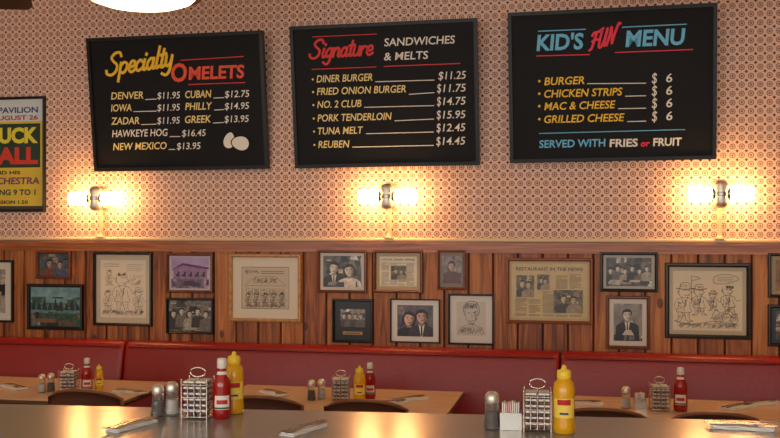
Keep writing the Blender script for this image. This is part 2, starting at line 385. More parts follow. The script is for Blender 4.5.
# ------------------------------------------------------------------ framed pictures
class Pic:
    """picture hung flat on a wall; local x right, z up, front faces -y"""
    clip=False
    def __init__(s,u0,v0,u1,v1,fcol,fpx=3,ywall=-.023,name='framed_photograph'):
        um=(u0+u1)/2; vm=(v0+v1)/2
        a=on_y(u0,vm,ywall-.015); c=on_y(u1,vm,ywall-.015); t=on_y(um,v0,ywall-.015); d=on_y(um,v1,ywall-.015)
        s.w=c.x-a.x; s.h=t.z-d.z; s.loc=((a.x+c.x)/2,ywall,(t.z+d.z)/2); s.name=name
        s.b=MB(); fw=fpx*.0062; w,h=s.w/2,s.h/2
        fm=mat('frame_%d_%d_%d'%fcol,fcol,0.35,var=.25,vscale=30)
        rings=[]
        for off,y in ((0,0),(0,-.016),(.18,-.025),(.6,-.026),(.85,-.022),(1,-.016),(1,-.004)):
            o=fw*off; rings.append([(-w+o,y,-h+o),(w-o,y,-h+o),(w-o,y,h-o),(-w+o,y,h-o)])
        s.b.loft(rings,fm,False,False)
        s.b.add(rings[0],[(0,1,2,3)],fm)
        s.iw=w-fw; s.ih=h-fw; s.ix=0; s.iz=0; s.lay=0
    def reg(s,f0,g0,f1,g1):
        x0=s.ix-s.iw; z0=s.iz-s.ih; W=2*s.iw; Hh=2*s.ih
        a,c,e,g=x0+f0*W,x0+f1*W,z0+g0*Hh,z0+g1*Hh
        s.ix=(a+c)/2;s.iw=(c-a)/2;s.iz=(e+g)/2;s.ih=(g-e)/2
    def y(s): s.lay+=1; return -.004-.00007*s.lay
    def p(s,fx,fz): return (s.ix-s.iw+2*s.iw*fx, s.iz-s.ih+2*s.ih*fz)
    def poly(s,pts,c,m=None):
        pts=[(min(1,max(0,x)),min(1,max(0,z))) if s.clip else (x,z) for x,z in pts]
        y=s.y(); vs=[(s.p(*p)[0],y,s.p(*p)[1]) for p in pts]; s.b.add(vs,[tuple(range(len(vs)))],m or ink(c))
    def rect(s,a,e,c,g,col,m=None): s.poly([(a,e),(c,e),(c,g),(a,g)],col,m)
    def line(s,pts,w,col,smooth=True):
        y=s.y(); q=catmull(pts,5) if smooth else pts
        stroke(s.b,[s.p(*p) for p in q],w,ink(col),y)
    def oval(s,cx,cz,rx,rz,w,col):
        k=s.ih/s.iw
        s.line([(cx+rx*k*math.cos(2*math.pi*i/14),cz+rz*math.sin(2*math.pi*i/14)) for i in range(15)],w,col)
    def clutter(s,seed,cols,n=16,z0=0,z1=1):
        R=random.Random(seed); s.clip=True
        for i in range(n):
            x=R.uniform(-.1,1); z=R.uniform(z0-.05,z1); w=R.uniform(.05,.3); h=R.uniform(.05,.3); c=R.choice(cols); j=R.uniform(.75,1.2)
            c=tuple(min(255,int(k*j)//6*6) for k in c)
            z2=min(z1,z+h); s.poly([(x,max(z0,z)),(x+w,max(z0,z+R.uniform(-.04,.04))),(x+w*R.uniform(.7,1.1),z2),(x+w*R.uniform(-.1,.3),z2)],0,tone(c,.5,50))
        s.clip=False
    def shade(s,seed,x0,z0,x1,z1,n,col,w=.0014,L=.05):
        R=random.Random(seed); y=s.y()
        for i in range(n):
            x=R.uniform(x0,x1); z=R.uniform(z0,z1); a=R.uniform(.5,1.3)
            stroke(s.b,[s.p(x,z),s.p(x+L*math.cos(a),z+L*math.sin(a))],w,ink(col),y)
    def bust(s,cx,cz,r,skin,hair,cloth,shirt=None,tilt=0.0,long=False):
        k=s.ih/s.iw; s.clip=True
        def q(x,z): return (cx+(x*math.cos(tilt)-z*math.sin(tilt))*r*k, cz+(x*math.sin(tilt)+z*math.cos(tilt))*r)
        cl=tone(cloth,.35,60)
        s.poly([(cx-2.3*r*k,cz-5*r),(cx-2.1*r*k,cz-2.1*r),(cx-1.7*r*k,cz-1.65*r),(cx-.5*r*k,cz-1.15*r),(cx+.5*r*k,cz-1.15*r),(cx+1.7*r*k,cz-1.6*r),(cx+2.1*r*k,cz-2.0*r),(cx+2.3*r*k,cz-5*r)],0,cl)
        if shirt:
            s.poly([(cx-.5*r*k,cz-1.15*r),(cx+.5*r*k,cz-1.15*r),(cx+.12*r*k,cz-3.2*r),(cx-.12*r*k,cz-3.2*r)],shirt)
            s.poly([(cx-.1*r*k,cz-1.35*r),(cx+.1*r*k,cz-1.35*r),(cx+.14*r*k,cz-2.8*r),(cx,cz-3.1*r),(cx-.14*r*k,cz-2.8*r)],[v*.5 for v in cloth])
        dk=[v*.68 for v in skin]; d=[v*.3 for v in skin]
        s.rect(cx-.36*r*k,cz-1.35*r,cx+.36*r*k,cz-.6*r,dk)
        if long: s.poly([q(-1.05,-1.2),q(-1.15,0),q(-.9,.95),q(0,1.35),q(.9,.95),q(1.15,0),q(1.0,-1.2),q(.5,-.9),q(-.5,-.9)],hair)
        else: s.poly([q(-.86,-.1),q(-.95,.5),q(-.65,1.1),q(0,1.3),q(.7,1.1),q(.95,.5),q(.86,-.1)],hair)
        s.poly([q(-.72,.45),q(-.78,0),q(-.66,-.5),q(-.35,-.92),q(0,-1.02),q(.35,-.92),q(.66,-.5),q(.78,0),q(.72,.45),q(.3,.66),q(-.4,.7)],0,tone(skin,.12,90))
        s.poly([q(.1,-1.0),q(.35,-.92),q(.66,-.5),q(.78,0),q(.72,.45),q(.4,.5),q(.36,-.1),q(.2,-.5)],dk)
        for e in (-1,1):
            s.poly([q(e*.5,.12),q(e*.3,.19),q(e*.14,.1),q(e*.3,.04)],d)
            s.line([q(e*.54,.28),q(e*.32,.36),q(e*.14,.29)],r*s.ih*.16,hair if sum(hair)<sum(skin) else d)
        s.poly([q(0,.1),q(.14,-.28),q(-.1,-.3)],dk)
        s.poly([q(-.28,-.52),q(0,-.47),q(.28,-.5),q(.02,-.64)],d)
        s.clip=False
    def done(s): s.b.obj(s.name,s.loc)
def tone(c,var=.6,sc=25): return mat('print_%d_%d_%d_%d'%(c[0],c[1],c[2],sc),c,0.35,var=var,vscale=sc)
BR=(104,52,26); BK=(18,16,15); LW=(186,138,86)
def g(v): return (v,v*.94,v*.86)
GR=[g(30),g(70),g(120),g(170),g(220)]
# poster
P=Pic(-36,97,45,212,BK,3,-.002,'framed_concert_poster')
P.rect(0,0,1,1,(226,196,60)); P.rect(0,.80,1,1,(215,225,225)); P.rect(0,.0,1,.03,(60,60,60))
def ptxt(P,s,f0,f1,fz,fh,col,sh=0,off=.03):
    x0,z=P.p(f0,fz); x1,_=P.p(f1,fz); text(P.b,s,x0,x1,z,2*P.ih*fh,ink(col),P.y(),sh,off)
ptxt(P,'SURF PAVILION',.1,.93,.88,.05,(50,70,130)); ptxt(P,'FRI. AUGUST 26',.12,.93,.815,.04,(180,40,40))
P.rect(.04,.38,.96,.78,(28,60,44))
ptxt(P,'CHUCK',.08,.93,.61,.13,(238,225,60),0,.05); ptxt(P,'HALL',.2,.93,.42,.14,(222,60,40),0,.05)
ptxt(P,'AND HIS',.3,.7,.32,.03,(30,30,30)); ptxt(P,'ORCHESTRA',.2,.95,.23,.06,(120,50,110),.1)
ptxt(P,'DANCING 9 TO 1',.1,.9,.13,.05,(30,60,60)); ptxt(P,'ADMISSION 1.50',.2,.8,.05,.03,(30,30,30))
P.done()
# 1
P=Pic(-46,260,13,322,BK,2.5); P.rect(0,0,1,1,(214,208,190)); P.reg(.12,.12,.88,.88); P.rect(0,0,1,1,0,tone(g(150))); P.clutter(1,GR); P.bust(.5,.62,.16,g(200),g(60),g(70)); P.done()
# 2
P=Pic(36,251,71,279,BR,3); P.rect(0,0,1,1,0,tone((70,84,96))); P.clutter(2,[(60,44,36),(110,90,70),(70,90,110),(160,140,120)],14); P.bust(.35,.55,.16,(190,150,120),(50,34,24),(120,60,50)); P.bust(.7,.5,.15,(200,160,130),(40,30,26),(70,80,110)); P.done()
# 3
P=Pic(27,284,83,330,BK,3.5,name='framed_painting'); P.rect(0,0,1,1,(60,95,105)); P.rect(0,.6,1,1,0,tone((120,158,164),.4,15)); P.rect(0,0,1,.45,0,tone((54,84,76),.6,40)); P.rect(0,.34,1,.5,0,tone((96,132,134),.5,30))
P.clutter(3,[(40,66,60),(70,100,96),(100,126,120)],14,.4,.75); P.clutter(4,[(60,90,84),(120,140,130),(40,60,56),(130,100,76)],16,0,.36)
for i in range(9): P.poly([(.01+i*.11,.42),(.11+i*.11,.42),(.06+i*.11,.6+.25*random.random())],(30,52,46))
P.rect(.12,.1,.5,.2,(130,86,60)); P.done()
# drawings
def figure(P,cx,base,hgt,c=(50,45,42),w=.003,hat=False,lean=0.0,seed=1):
    k=P.ih/P.iw; h=hgt
    def q(x,z): return (cx+(x+lean*z)*h*k,base+z*h)
    P.line([q(-.14,.98),q(-.17,.84),q(-.13,.74),q(-.03,.69),q(.07,.70),q(.12,.76),q(.13,.80),q(.2,.83),q(.14,.87),q(.14,.96)],w,c)
    P.line([q(-.03,.89),q(.0,.91),q(.03,.89)],w*1.3,c); P.line([q(.07,.89),q(.1,.91),q(.12,.89)],w*1.3,c)
    P.line([q(.0,.77),q(.05,.75),q(.11,.77)],w*1.3,c); P.line([q(-.15,.87),q(-.2,.88),q(-.19,.81),q(-.15,.81)],w,c)
    P.line([q(-.06,.69),q(-.22,.62),q(-.27,.45),q(-.2,.33)],w,c); P.line([q(.08,.69),q(.22,.62),q(.3,.48),q(.42,.54)],w,c)
    P.line([q(-.16,.56),q(-.17,.38),q(-.2,.28),q(.2,.27),q(.17,.4),q(.15,.56)],w,c)
    P.line([q(-.16,.28),q(-.15,.05),q(-.26,.01),q(-.08,.01),q(-.02,.25)],w,c); P.line([q(.02,.25),q(.09,.03),q(.28,.01),q(.17,.06),q(.17,.27)],w,c)
    P.line([q(-.08,.68),q(0,.52),q(.09,.68)],w,c); P.line([q(0,.52),q(.01,.29)],w,c)
    P.line([q(.03,.62),q(.05,.5),q(.02,.44)],w*2.2,c)
    P.shade(seed,q(-.17,0)[0],base+.3*h,q(-.02,0)[0],base+.55*h,22,c,w*.6,.05*h); P.shade(seed+1,q(-.14,0)[0],base+.06*h,q(.14,0)[0],base+.24*h,18,c,w*.6,.05*h)
    if hat: P.line([q(-.25,.96),q(.0,.93),q(.26,.97)],w*1.8,c); P.line([q(-.14,.96),q(-.12,1.1),q(0,1.13),q(.12,1.1),q(.14,.96)],w,c); P.shade(seed+2,q(-.12,0)[0],base+.98*h,q(.1,0)[0],base+1.06*h,14,c,w*.6,.04*h)
    else: P.shade(seed+2,q(-.15,0)[0],base+.93*h,q(.1,0)[0],base+1.0*h,34,c,w*.8,.06*h)
P=Pic(93,252,152,326,BK,3,name='framed_drawing'); P.rect(0,0,1,1,(200,186,162)); P.reg(.08,.08,.92,.92); P.rect(0,0,1,1,(230,216,190))
K=(84,74,66)
figure(P,.48,.1,.66,K,.0022,seed=11); figure(P,.17,.12,.34,K,.0016,seed=21); figure(P,.84,.1,.38,K,.0016,True,seed=31); figure(P,.2,.56,.26,K,.0014,seed=41)
P.shade(5,.03,.03,.93,.09,90,K,.0013,.06); P.shade(6,.62,.55,.92,.72,40,K,.0012,.05)
for i in range(4): P.line([(.58,.92-.035*i),(.7,.925-.035*i),(.95-.05*(i%2),.92-.035*i)],.0016,K)
for i in range(2): P.line([(.08,.93-.04*i),(.2,.935-.04*i),(.42,.93-.04*i)],.0018,K)
P.done()
# 5 purple building
P=Pic(166,253,213,293,BR,3); P.rect(0,0,1,1,(200,184,190)); P.reg(.05,.05,.95,.95); P.rect(0,.55,1,1,0,tone((176,150,190),.3,10)); P.rect(0,.0,1,.3,0,tone((112,92,112),.4,40)); P.poly([(.05,.3),(.05,.62),(.3,.78),(.95,.66),(.95,.3)],0,tone((150,112,150),.3,40)); P.poly([(0,.6),(.3,.82),(1,.68),(1,.62),(.3,.74)],(80,55,85))
P.clutter(8,[(80,60,90),(130,104,134),(170,140,170)],12,0,.3)
for i in range(5): P.rect(.12+i*.17,.38,.22+i*.17,.54,(60,45,75)); P.rect(.125+i*.17,.46,.165+i*.17,.53,(150,130,160))
P.poly([(.3,.08),(.32,.17),(.42,.24),(.6,.24),(.68,.17),(.78,.15),(.78,.08)],(60,50,80)); P.done()
# 6
P=Pic(166,298,213,334,BK,2.5); P.rect(0,0,1,1,0,tone(g(115),.7,40)); P.clutter(9,GR,22)
for i in range(5): P.bust(.12+i*.19,.55+.08*(i%2),.10,g(215),g(30),g(50+60*(i%3)),tilt=.1*(i%3-1))
P.done()
# 7
P=Pic(229,254,301,322,LW,3.6,name='framed_drawing'); P.rect(0,0,1,1,(222,208,182)); P.reg(.14,.16,.86,.84); P.rect(0,0,1,1,(202,184,154)); P.line([(0,0),(1,0),(1,1),(0,1),(0,0)],.004,(100,78,56),False)
W7=.0018; K7=(84,68,52)
P.line([(.05,.55),(.3,.78),(.7,.78),(.95,.55)],W7,K7,False); P.line([(.1,.55),(.1,.15),(.9,.15),(.9,.55),(.1,.55)],W7,K7,False)
for i in range(6):
    P.line([(.14+i*.13,.28),(.23+i*.13,.28),(.23+i*.13,.48),(.14+i*.13,.48),(.14+i*.13,.28)],W7,K7,False); P.shade(50+i,.14+i*.13,.29,.21+i*.13,.44,16,K7,.0014,.04)
for i in range(5): figure(P,.14+i*.18,.05,.32,K7,.0016,hat=bool(i%2),seed=60+3*i)
P.shade(7,.08,.02,.9,.1,70,K7,.0014,.05); P.shade(17,.25,.6,.72,.72,70,K7,.0014,.05); P.shade(18,.05,.82,.35,.92,30,K7,.0012,.05)
for i in range(2): P.line([(.42,.9-.05*i),(.7,.905-.05*i),(.9,.9-.05*i)],.003,K7)
P.done()
# 8
P=Pic(317,250,367,293,BR,3); P.rect(0,0,1,1,(208,198,180)); P.reg(.07,.08,.93,.92); P.rect(0,0,1,1,0,tone(g(90),.8,25)); P.clutter(10,GR,20); P.bust(.28,.6,.17,g(220),g(24),g(30),g(235),tilt=-.2); P.bust(.68,.52,.18,g(212),g(44),g(220),tilt=.25,long=True); P.clutter(12,[g(190),g(70)],6,0,.16); P.done()
# 9
P=Pic(332,299,373,343,BK,2.5); P.rect(0,0,1,1,g(22)); P.reg(.16,.34,.84,.80); P.rect(0,0,1,1,0,tone(g(150),.6,60)); P.clutter(13,GR,14)
for i in range(4): P.bust(.15+i*.23,.6,.14,g(210),g(36),g(70+30*(i%2)))
P.rect(.1,-.42,.9,-.24,(176,140,80)); P.rect(.2,-.36,.8,-.31,(90,60,30)); P.done()
# 10
def newspaper(P,paper=(206,190,150),seed=1,photos=((.38,.3,.68,.75),),cols=4,head=''):
    R=random.Random(seed); P.rect(0,0,1,1,0,tone(paper,.1,12))
    ik=tuple(k*.5 for k in paper)
    if head: ptxt(P,head,.06,.94,.87,.06,(60,48,38),0,.02)
    rows=max(8,int(P.ih*2/.009)); y=P.y()
    for c in range(cols):
        x0=.05+c*.9/cols
        for r in range(rows):
            z=.04+.78*r/rows
            if R.random()<.06: continue
            x1=x0+(.9/cols-.03)*(1 if R.random()>.15 else R.uniform(.4,.9))
            if any(p[0]-.02<(x0+x1)/2<p[2]+.02 and p[1]-.02<z<p[3]+.02 for p in photos): continue
            stroke(P.b,[P.p(x0,z),P.p(x1,z)],.003,ink(ik),y)
    for n_,p in enumerate(photos):
        P.rect(*p,0,tone((100,86,64),.8,60))
        ix,iw,iz,ih=P.ix,P.iw,P.iz,P.ih
        P.reg(*p); P.clutter(seed+n_,[(140,120,88),(64,52,38),(190,170,130)],14); P.bust(.35,.6,.15,(206,186,140),(50,40,28),(60,48,34)); P.bust(.7,.55,.15,(196,176,132),(44,34,24),(150,130,96)); P.ix,P.iw,P.iz,P.ih=ix,iw,iz,ih
P=Pic(373,250,423,293,BR,3,name='framed_newspaper_clipping'); P.rect(0,0,1,1,(176,150,104)); P.reg(.08,.1,.92,.9); newspaper(P,(222,210,178),3,((.3,.22,.72,.7),),4,'LOCAL DINER OPENS'); P.done()
# 11 couple
P=Pic(390,299,440,343,BK,1.4); P.rect(0,0,1,1,(232,224,210)); P.reg(.12,.12,.88,.88); P.rect(0,0,1,1,0,tone((92,86,92),.5,15)); P.clutter(14,[(90,80,84),(120,110,110),(60,56,66)],10); P.bust(.33,.55,.2,(226,186,162),(48,28,22),(28,28,34),tilt=-.16,long=True); P.bust(.68,.62,.2,(216,172,150),(35,24,20),(58,50,60),(226,220,214),tilt=.16); P.done()
# 12
P=Pic(437,250,466,290,BR,2.5); P.rect(0,0,1,1,(130,108,90)); P.reg(.1,.12,.9,.9); P.rect(0,0,1,1,0,tone((134,120,116),.6,30)); P.clutter(15,[(150,130,120),(90,80,80),(180,160,140)],12); P.bust(.5,.62,.15,(200,160,136),g(40),(96,56,56)); P.done()
# 13
P=Pic(448,294,494,345,BK,2,name='framed_drawing'); P.rect(0,0,1,1,(222,214,200)); P.reg(.15,.15,.85,.88); P.rect(0,0,1,1,(204,196,182))
KK=(92,84,80); w3=.0022
P.line([(.32,.55),(.3,.75),(.42,.92),(.6,.92),(.72,.75),(.7,.55),(.6,.38),(.5,.34),(.4,.38),(.32,.55)],w3,KK); P.line([(.28,.6),(.24,.85),(.45,1.0),(.68,.97),(.78,.75),(.74,.58)],w3*1.6,KK)
P.shade(71,.26,.78,.7,.92,90,KK,.0018,.05); P.shade(72,.6,.42,.68,.7,30,KK,.0014,.05); P.shade(73,.08,.03,.88,.22,110,KK,.0016,.06); P.shade(74,.42,.3,.58,.36,20,KK,.0014,.04)
P.line([(.4,.66),(.47,.68)],.004,(60,55,50)); P.line([(.56,.68),(.63,.66)],.004,(60,55,50)); P.line([(.51,.64),(.54,.54),(.49,.53)],w3,KK); P.line([(.42,.45),(.5,.42),(.6,.46)],w3*1.5,KK); P.line([(.05,.05),(.15,.22),(.42,.33)],w3,KK); P.line([(.95,.05),(.85,.22),(.58,.33)],w3,KK); P.line([(.45,.32),(.5,.18),(.56,.32)],w3,KK); P.done()
# 14
P=Pic(506,258,593,324,(132,68,32),3.2,name='framed_newspaper_clipping'); P.rect(0,0,1,1,(186,160,108)); P.reg(.03,.04,.97,.96); newspaper(P,(200,174,120),5,((.06,.38,.3,.78),(.56,.1,.94,.52),(.34,.52,.5,.8)),5,'RESTAURANT IN THE NEWS'); P.done()
# 15
P=Pic(600,252,658,292,BK,3); P.rect(0,0,1,1,(176,168,156)); P.reg(.06,.08,.94,.92); P.rect(0,0,1,1,0,tone(g(80),.8,25)); P.clutter(16,GR,24)
for i in range(6): P.bust(.1+i*.16,.52+.09*(i%2),.09,g(220),g(28),g(40+60*(i%3)),tilt=.1*(i%3-1))
P.clutter(19,[g(225),g(150),g(50)],8,0,.22); P.done()
# 16
P=Pic(606,296,650,349,BR,3); P.rect(0,0,1,1,(214,204,188)); P.reg(.12,.1,.88,.9); P.rect(0,0,1,1,0,tone(g(140),.5,12)); P.clutter(20,[g(150),g(120),g(170)],10,.3,1); P.bust(.48,.68,.14,g(215),g(32),g(30),g(235),tilt=.1); P.clutter(22,[g(60),g(110),g(190)],8,0,.16); P.poly([(.3,.16),(.42,.3),(.6,.3),(.72,.16)],g(200)); P.done()
# 17
P=Pic(665,263,751,339,BK,4,name='framed_drawing'); P.rect(0,0,1,1,(186,168,136)); P.reg(.05,.06,.95,.94); P.rect(0,0,1,1,(222,204,170))
K=(66,54,44); w1=.0024
figure(P,.15,.15,.58,K,w1,True,.05,seed=81); figure(P,.38,.26,.46,K,w1,True,seed=84); figure(P,.82,.28,.46,K,w1,False,-.1,seed=87); figure(P,.58,.34,.3,K,w1*.8,True,seed=90)
P.line([(.05,.14),(.3,.1),(.6,.16),(.95,.1)],w1,K); P.line([(.55,.2),(.62,.35),(.7,.3),(.9,.42)],w1,K); P.line([(.58,.84),(.62,.92),(.78,.95),(.95,.88),(.8,.8),(.62,.79),(.58,.84)],w1,K)
for i in range(3): P.line([(.64,.9-.03*i),(.86,.9-.03*i)],.002,(90,80,70))
P.shade(91,.05,.03,.9,.1,120,K,.0014,.05); P.shade(92,.56,.14,.9,.24,40,K,.0014,.04); P.oval(.66,.2,.06,.08,w1,K); P.oval(.88,.2,.06,.08,w1,K); P.line([(.66,.2),(.77,.3),(.88,.2)],w1,K)
P.line([(.27,.5),(.27,.92)],w1,K); P.line([(.27,.92),(.4,.88),(.28,.84)],w1,K); P.done()
# 18, 19
P=Pic(768,253,822,298,BK,3); P.rect(0,0,1,1,(170,138,92)); P.reg(.1,.1,.9,.9); P.rect(0,0,1,1,0,tone((130,90,50),.5,20)); P.clutter(23,[(150,110,70),(90,60,40)],12); P.bust(.5,.55,.2,g(180),g(50),g(60)); P.done()
P=Pic(768,305,822,347,BK,3); P.rect(0,0,1,1,g(40)); P.reg(.1,.1,.9,.9); P.rect(0,0,1,1,0,tone(g(80),.6,20)); P.clutter(24,GR,12); P.bust(.4,.55,.2,g(180),g(50),g(60)); P.done()

# ------------------------------------------------------------------ wall sconces
M_TUBE=mat('frosted_lamp_glass',(255,236,200),0.4,emit=42.0,ecol=(255,192,118))
M_CONDUIT=mat('cream_painted_conduit',(226,198,160),0.45)
def sconce(u,v):
    p=on_y(u,v,-.10); b=MB()
    b.lathe([(.0,-.082),(.02,-.08),(.036,-.07),(.042,-.05),(.044,.05),(.038,.068),(.02,.08),(0,.084)],M_SATIN,seg=28)
    b.lathe([(.0456,-.012),(.0465,-.008),(.0465,.008),(.0456,.012)],mat('chrome_band',(180,174,164),.3,1.0),seg=28)
    b.bbox(-.035,.035,.055,.098,-.07,.07,M_SATIN,.01)
    b.tube([(0,.03,0),(0,.07,0)],.02,M_SATIN,12)
    for sd in (-1,1):
        R=Matrix.Rotation(math.radians(90*sd),4,'Y')
        b.lathe([(.030,.036),(.036,.042),(.036,.052),(.030,.054)],M_CHROME,seg=24,M=R)
        b.lathe([(.026,.052),(.040,.056),(.044,.064),(.044,.108),(.041,.112),(.044,.116),(.044,.165),(.038,.178),(.02,.184),(0.001,.185)],M_TUBE,seg=28,M=R)
    zb=RZ+.02-p.z
    b.tube([(0,.075,-.05),(0,.08,-.10),(0,.08,zb+.03)],.014,M_CONDUIT,10)
    b.lathe([(.013,.03),(.016,.012),(.032,.004),(.032,0)],M_CONDUIT,loc=(0,.065,zb),seg=16)
    b.obj('wall_sconce',p)
for u,v in ((95.5,198.5),(387,196.5),(721,194)): sconce(u,v)

# ------------------------------------------------------------------ booth bench
M_VINYL=mat('oxblood_vinyl',(156,30,27),0.34,bump=.1,bscale=60)
def rounded(pts,r,n=5):
    out=[]; L=len(pts)
    for i in range(L):
        p=Vector(pts[i]); a=Vector(pts[i-1])-p; c=Vector(pts[(i+1)%L])-p
        rr=min(r[i] if isinstance(r,list) else r,a.length*.45,c.length*.45)
        p0=p+a.normalized()*rr; p1=p+c.normalized()*rr
        for k in range(n+1):
            t=k/n; q=p0*(1-t)**2+p*2*t*(1-t)+p1*t*t; out.append((q.x,q.y))
    return out
def extr(b,prof,x0,x1,m,r=.03):
    cy=sum(p[0] for p in prof)/len(prof); cz=sum(p[1] for p in prof)/len(prof)
    hy=max(abs(p[0]-cy) for p in prof); hz=max(abs(p[1]-cz) for p in prof)
    rings=[]
    seq=[(0,r),(r*.1,r*.55),(r*.35,r*.25),(r*.65,r*.07),(r,0)]
    for d,sh in seq: rings.append([(x0+d,cy+(y-cy)*(1-sh/hy),cz+(z-cz)*(1-sh/hz)) for y,z in prof])
    for d,sh in seq[::-1]: rings.append([(x1-d,cy+(y-cy)*(1-sh/hy),cz+(z-cz)*(1-sh/hz)) for y,z in prof])
    b.loft(rings,m,True)
BT=.935
back=rounded([(-.04,.40),(-.04,BT),(-.19,BT+.005),(-.215,BT-.10),(-.30,.42)],[.02,.04,.06,.05,.03])
seat=rounded([(-.06,.36),(-.06,.475),(-.60,.48),(-.62,.36)],[.02,.02,.05,.03])
e1=on_y(124,345,-.2).x; e2=on_y(560,353,-.2).x
for x0,x1 in ((X0+.05,e1-.004),(e1+.004,e2-.004),(e2+.004,X1-.05)):
    b=MB(); extr(b,back,x0,x1,M_VINYL,.03); extr(b,seat,x0,x1,M_VINYL,.03)
    b.tube([(x0+.03,-.205,BT-.028),(x1-.03,-.205,BT-.028)],.006,mat('vinyl_piping',(120,22,24),.35))
    b.box(x0+.01,x1-.01,-.56,-.06,.0,.37,mat('bench_plinth',(70,40,25),.6))
    b.obj('booth_bench')

# ------------------------------------------------------------------ tables
TZ=.74
M_TAB=wood('maple_laminate',(206,174,140),(222,192,160),(232,206,176),axis='x',rough=.26)
M_TEDGE=mat('table_edge',(96,58,34),.4)
M_IRON=mat('black_iron',(28,27,27),.5,.6)
def table(x0,x1,y0=-1.25,y1=-.5):
    b=MB(); b.bbox(x0,x1,y0,y1,TZ-.032,TZ-.003,M_TEDGE,.012); b.bbox(x0+.008,x1-.008,y0+.008,y1-.008,TZ-.006,TZ,M_TAB,.002)
    ym=(y0+y1)/2
    for x in (x0+.3,x1-.3):
        b.lathe([(.135,0),(.135,.012),(.11,.025),(.05,.045),(.036,.06),(.036,TZ-.06),(.06,TZ-.045),(.16,TZ-.034),(.16,TZ-.031)],M_IRON,loc=(x,ym+.05,0),seg=24)
    b.obj('dining_table')
ta=on_z(156,389,TZ).x
tb0=on_z(236,389,TZ).x; tb1=on_z(462,396,TZ).x; tc0=on_z(548,400,TZ).x
table(ta-1.35,ta); table(tb0,tb1); table(tc0,tc0+1.45)

# ------------------------------------------------------------------ chairs
M_CH=mat('brown_vinyl',(110,70,54),.4,bump=.05); M_CHW=mat('walnut_rim',(140,88,60),.35)
def chair(x,y=-1.37,top=.825):
    b=MB(); N=12; W=.205
    def zt(t): return top-.045*abs(t)**2.5
    def yy(t,z): return .055*t*t-.10*(z-.46)
    grid=[]
    for side in (0,1):
        for j in range(7):
            for i in range(N+1):
                t=-1+2*i/N; z=.56+(zt(t)-.56)*j/6
                puff=.012*(1-t**4)*(1-(2*j/6-1)**4)
                grid.append((t*W,yy(t,z)+(.014+puff if side else -.008-puff*.4),z))
    st=7*(N+1); fs=[]
    for side in (0,1):
        for j in range(6):
            for i in range(N):
                a=side*st+j*(N+1)+i; fs.append((a,a+1,a+N+2,a+N+1))
    bd=[i for i in range(N+1)]+[j*(N+1)+N for j in range(1,7)]+[6*(N+1)+i for i in range(N-1,-1,-1)]+[j*(N+1) for j in range(5,0,-1)]
    for k in range(len(bd)):
        p,q=bd[k],bd[(k+1)%len(bd)]; fs.append((p,q,q+st,p+st))
    b.add(grid,fs,M_CH,True)
    rim=[(-W,yy(-1,.02),.02),(-W,yy(-1,.3),.3)]+[(-W,yy(-1,.6),.6)]+[(-W+2*W*i/N,yy(-1+2*i/N,zt(-1+2*i/N))+.003,zt(-1+2*i/N)+.002) for i in range(N+1)]+[(W,yy(1,.6),.6),(W,yy(1,.3),.3),(W,yy(1,.02),.02)]
    rim=[(p[0],min(p[1],.07) if p[2]>.4 else .062+.08*(.4-p[2])*-1,p[2]) for p in rim]
    b.tube(rim,.012,M_CHW,8)
    b.bbox(-.2,.2,.08,.44,.44,.485,M_CH,.02)
    b.box(-.19,.19,.09,.42,.42,.44,M_CHW)
    for sx in (-1,1):
        b.tube([(sx*.18,.36,.43),(sx*.195,.37,.0)],[.016,.011],M_CHW,8)
        b.tube([(sx*.2,.065,.03+.4),(sx*.18,.12,.43)],.010,M_CHW,8)
        b.tube([(sx*W,.035,.02),(sx*W,.035,.0)],.012,M_CHW,8)
        b.tube([(sx*.19,.06,.2),(sx*.187,.365,.2)],.008,M_CHW,8)
    b.obj('dining_chair',(x,y,0))
for u,v in ((84,397),(262,401),(365,404),(602,411),(716,416)):
    chair(on_y(u,v,-1.36).x)

# ------------------------------------------------------------------ front counter
CZ=1.07
pL=on_z(0,403,CZ); pR=on_z(780,420,CZ)
ang=math.atan2(pR.y-pL.y,pR.x-pL.x)
M_CT=mat('grey_laminate_countertop',(158,156,152),.2,metal=.25,var=.14,vscale=260)
b=MB(); Lc=(pR-pL).length
b.bbox(-1.4,Lc+1.2,-.74,0,-.042,-.003,mat('brushed_steel_edge',(130,124,116),.3,.9),.008)
b.bbox(-1.385,Lc+1.185,-.725,-.015,-.006,0,M_CT,.002)
b.box(-1.3,Lc+1.1,-.5,-.2,-CZ,-.042,mat('counter_panel',(96,60,38),.5))
b.box(-1.3,Lc+1.1,-.54,-.16,-CZ,-CZ+.1,mat('kickplate',(40,36,34),.5))
b.obj('diner_counter',(pL.x,pL.y,CZ),(0,0,ang))

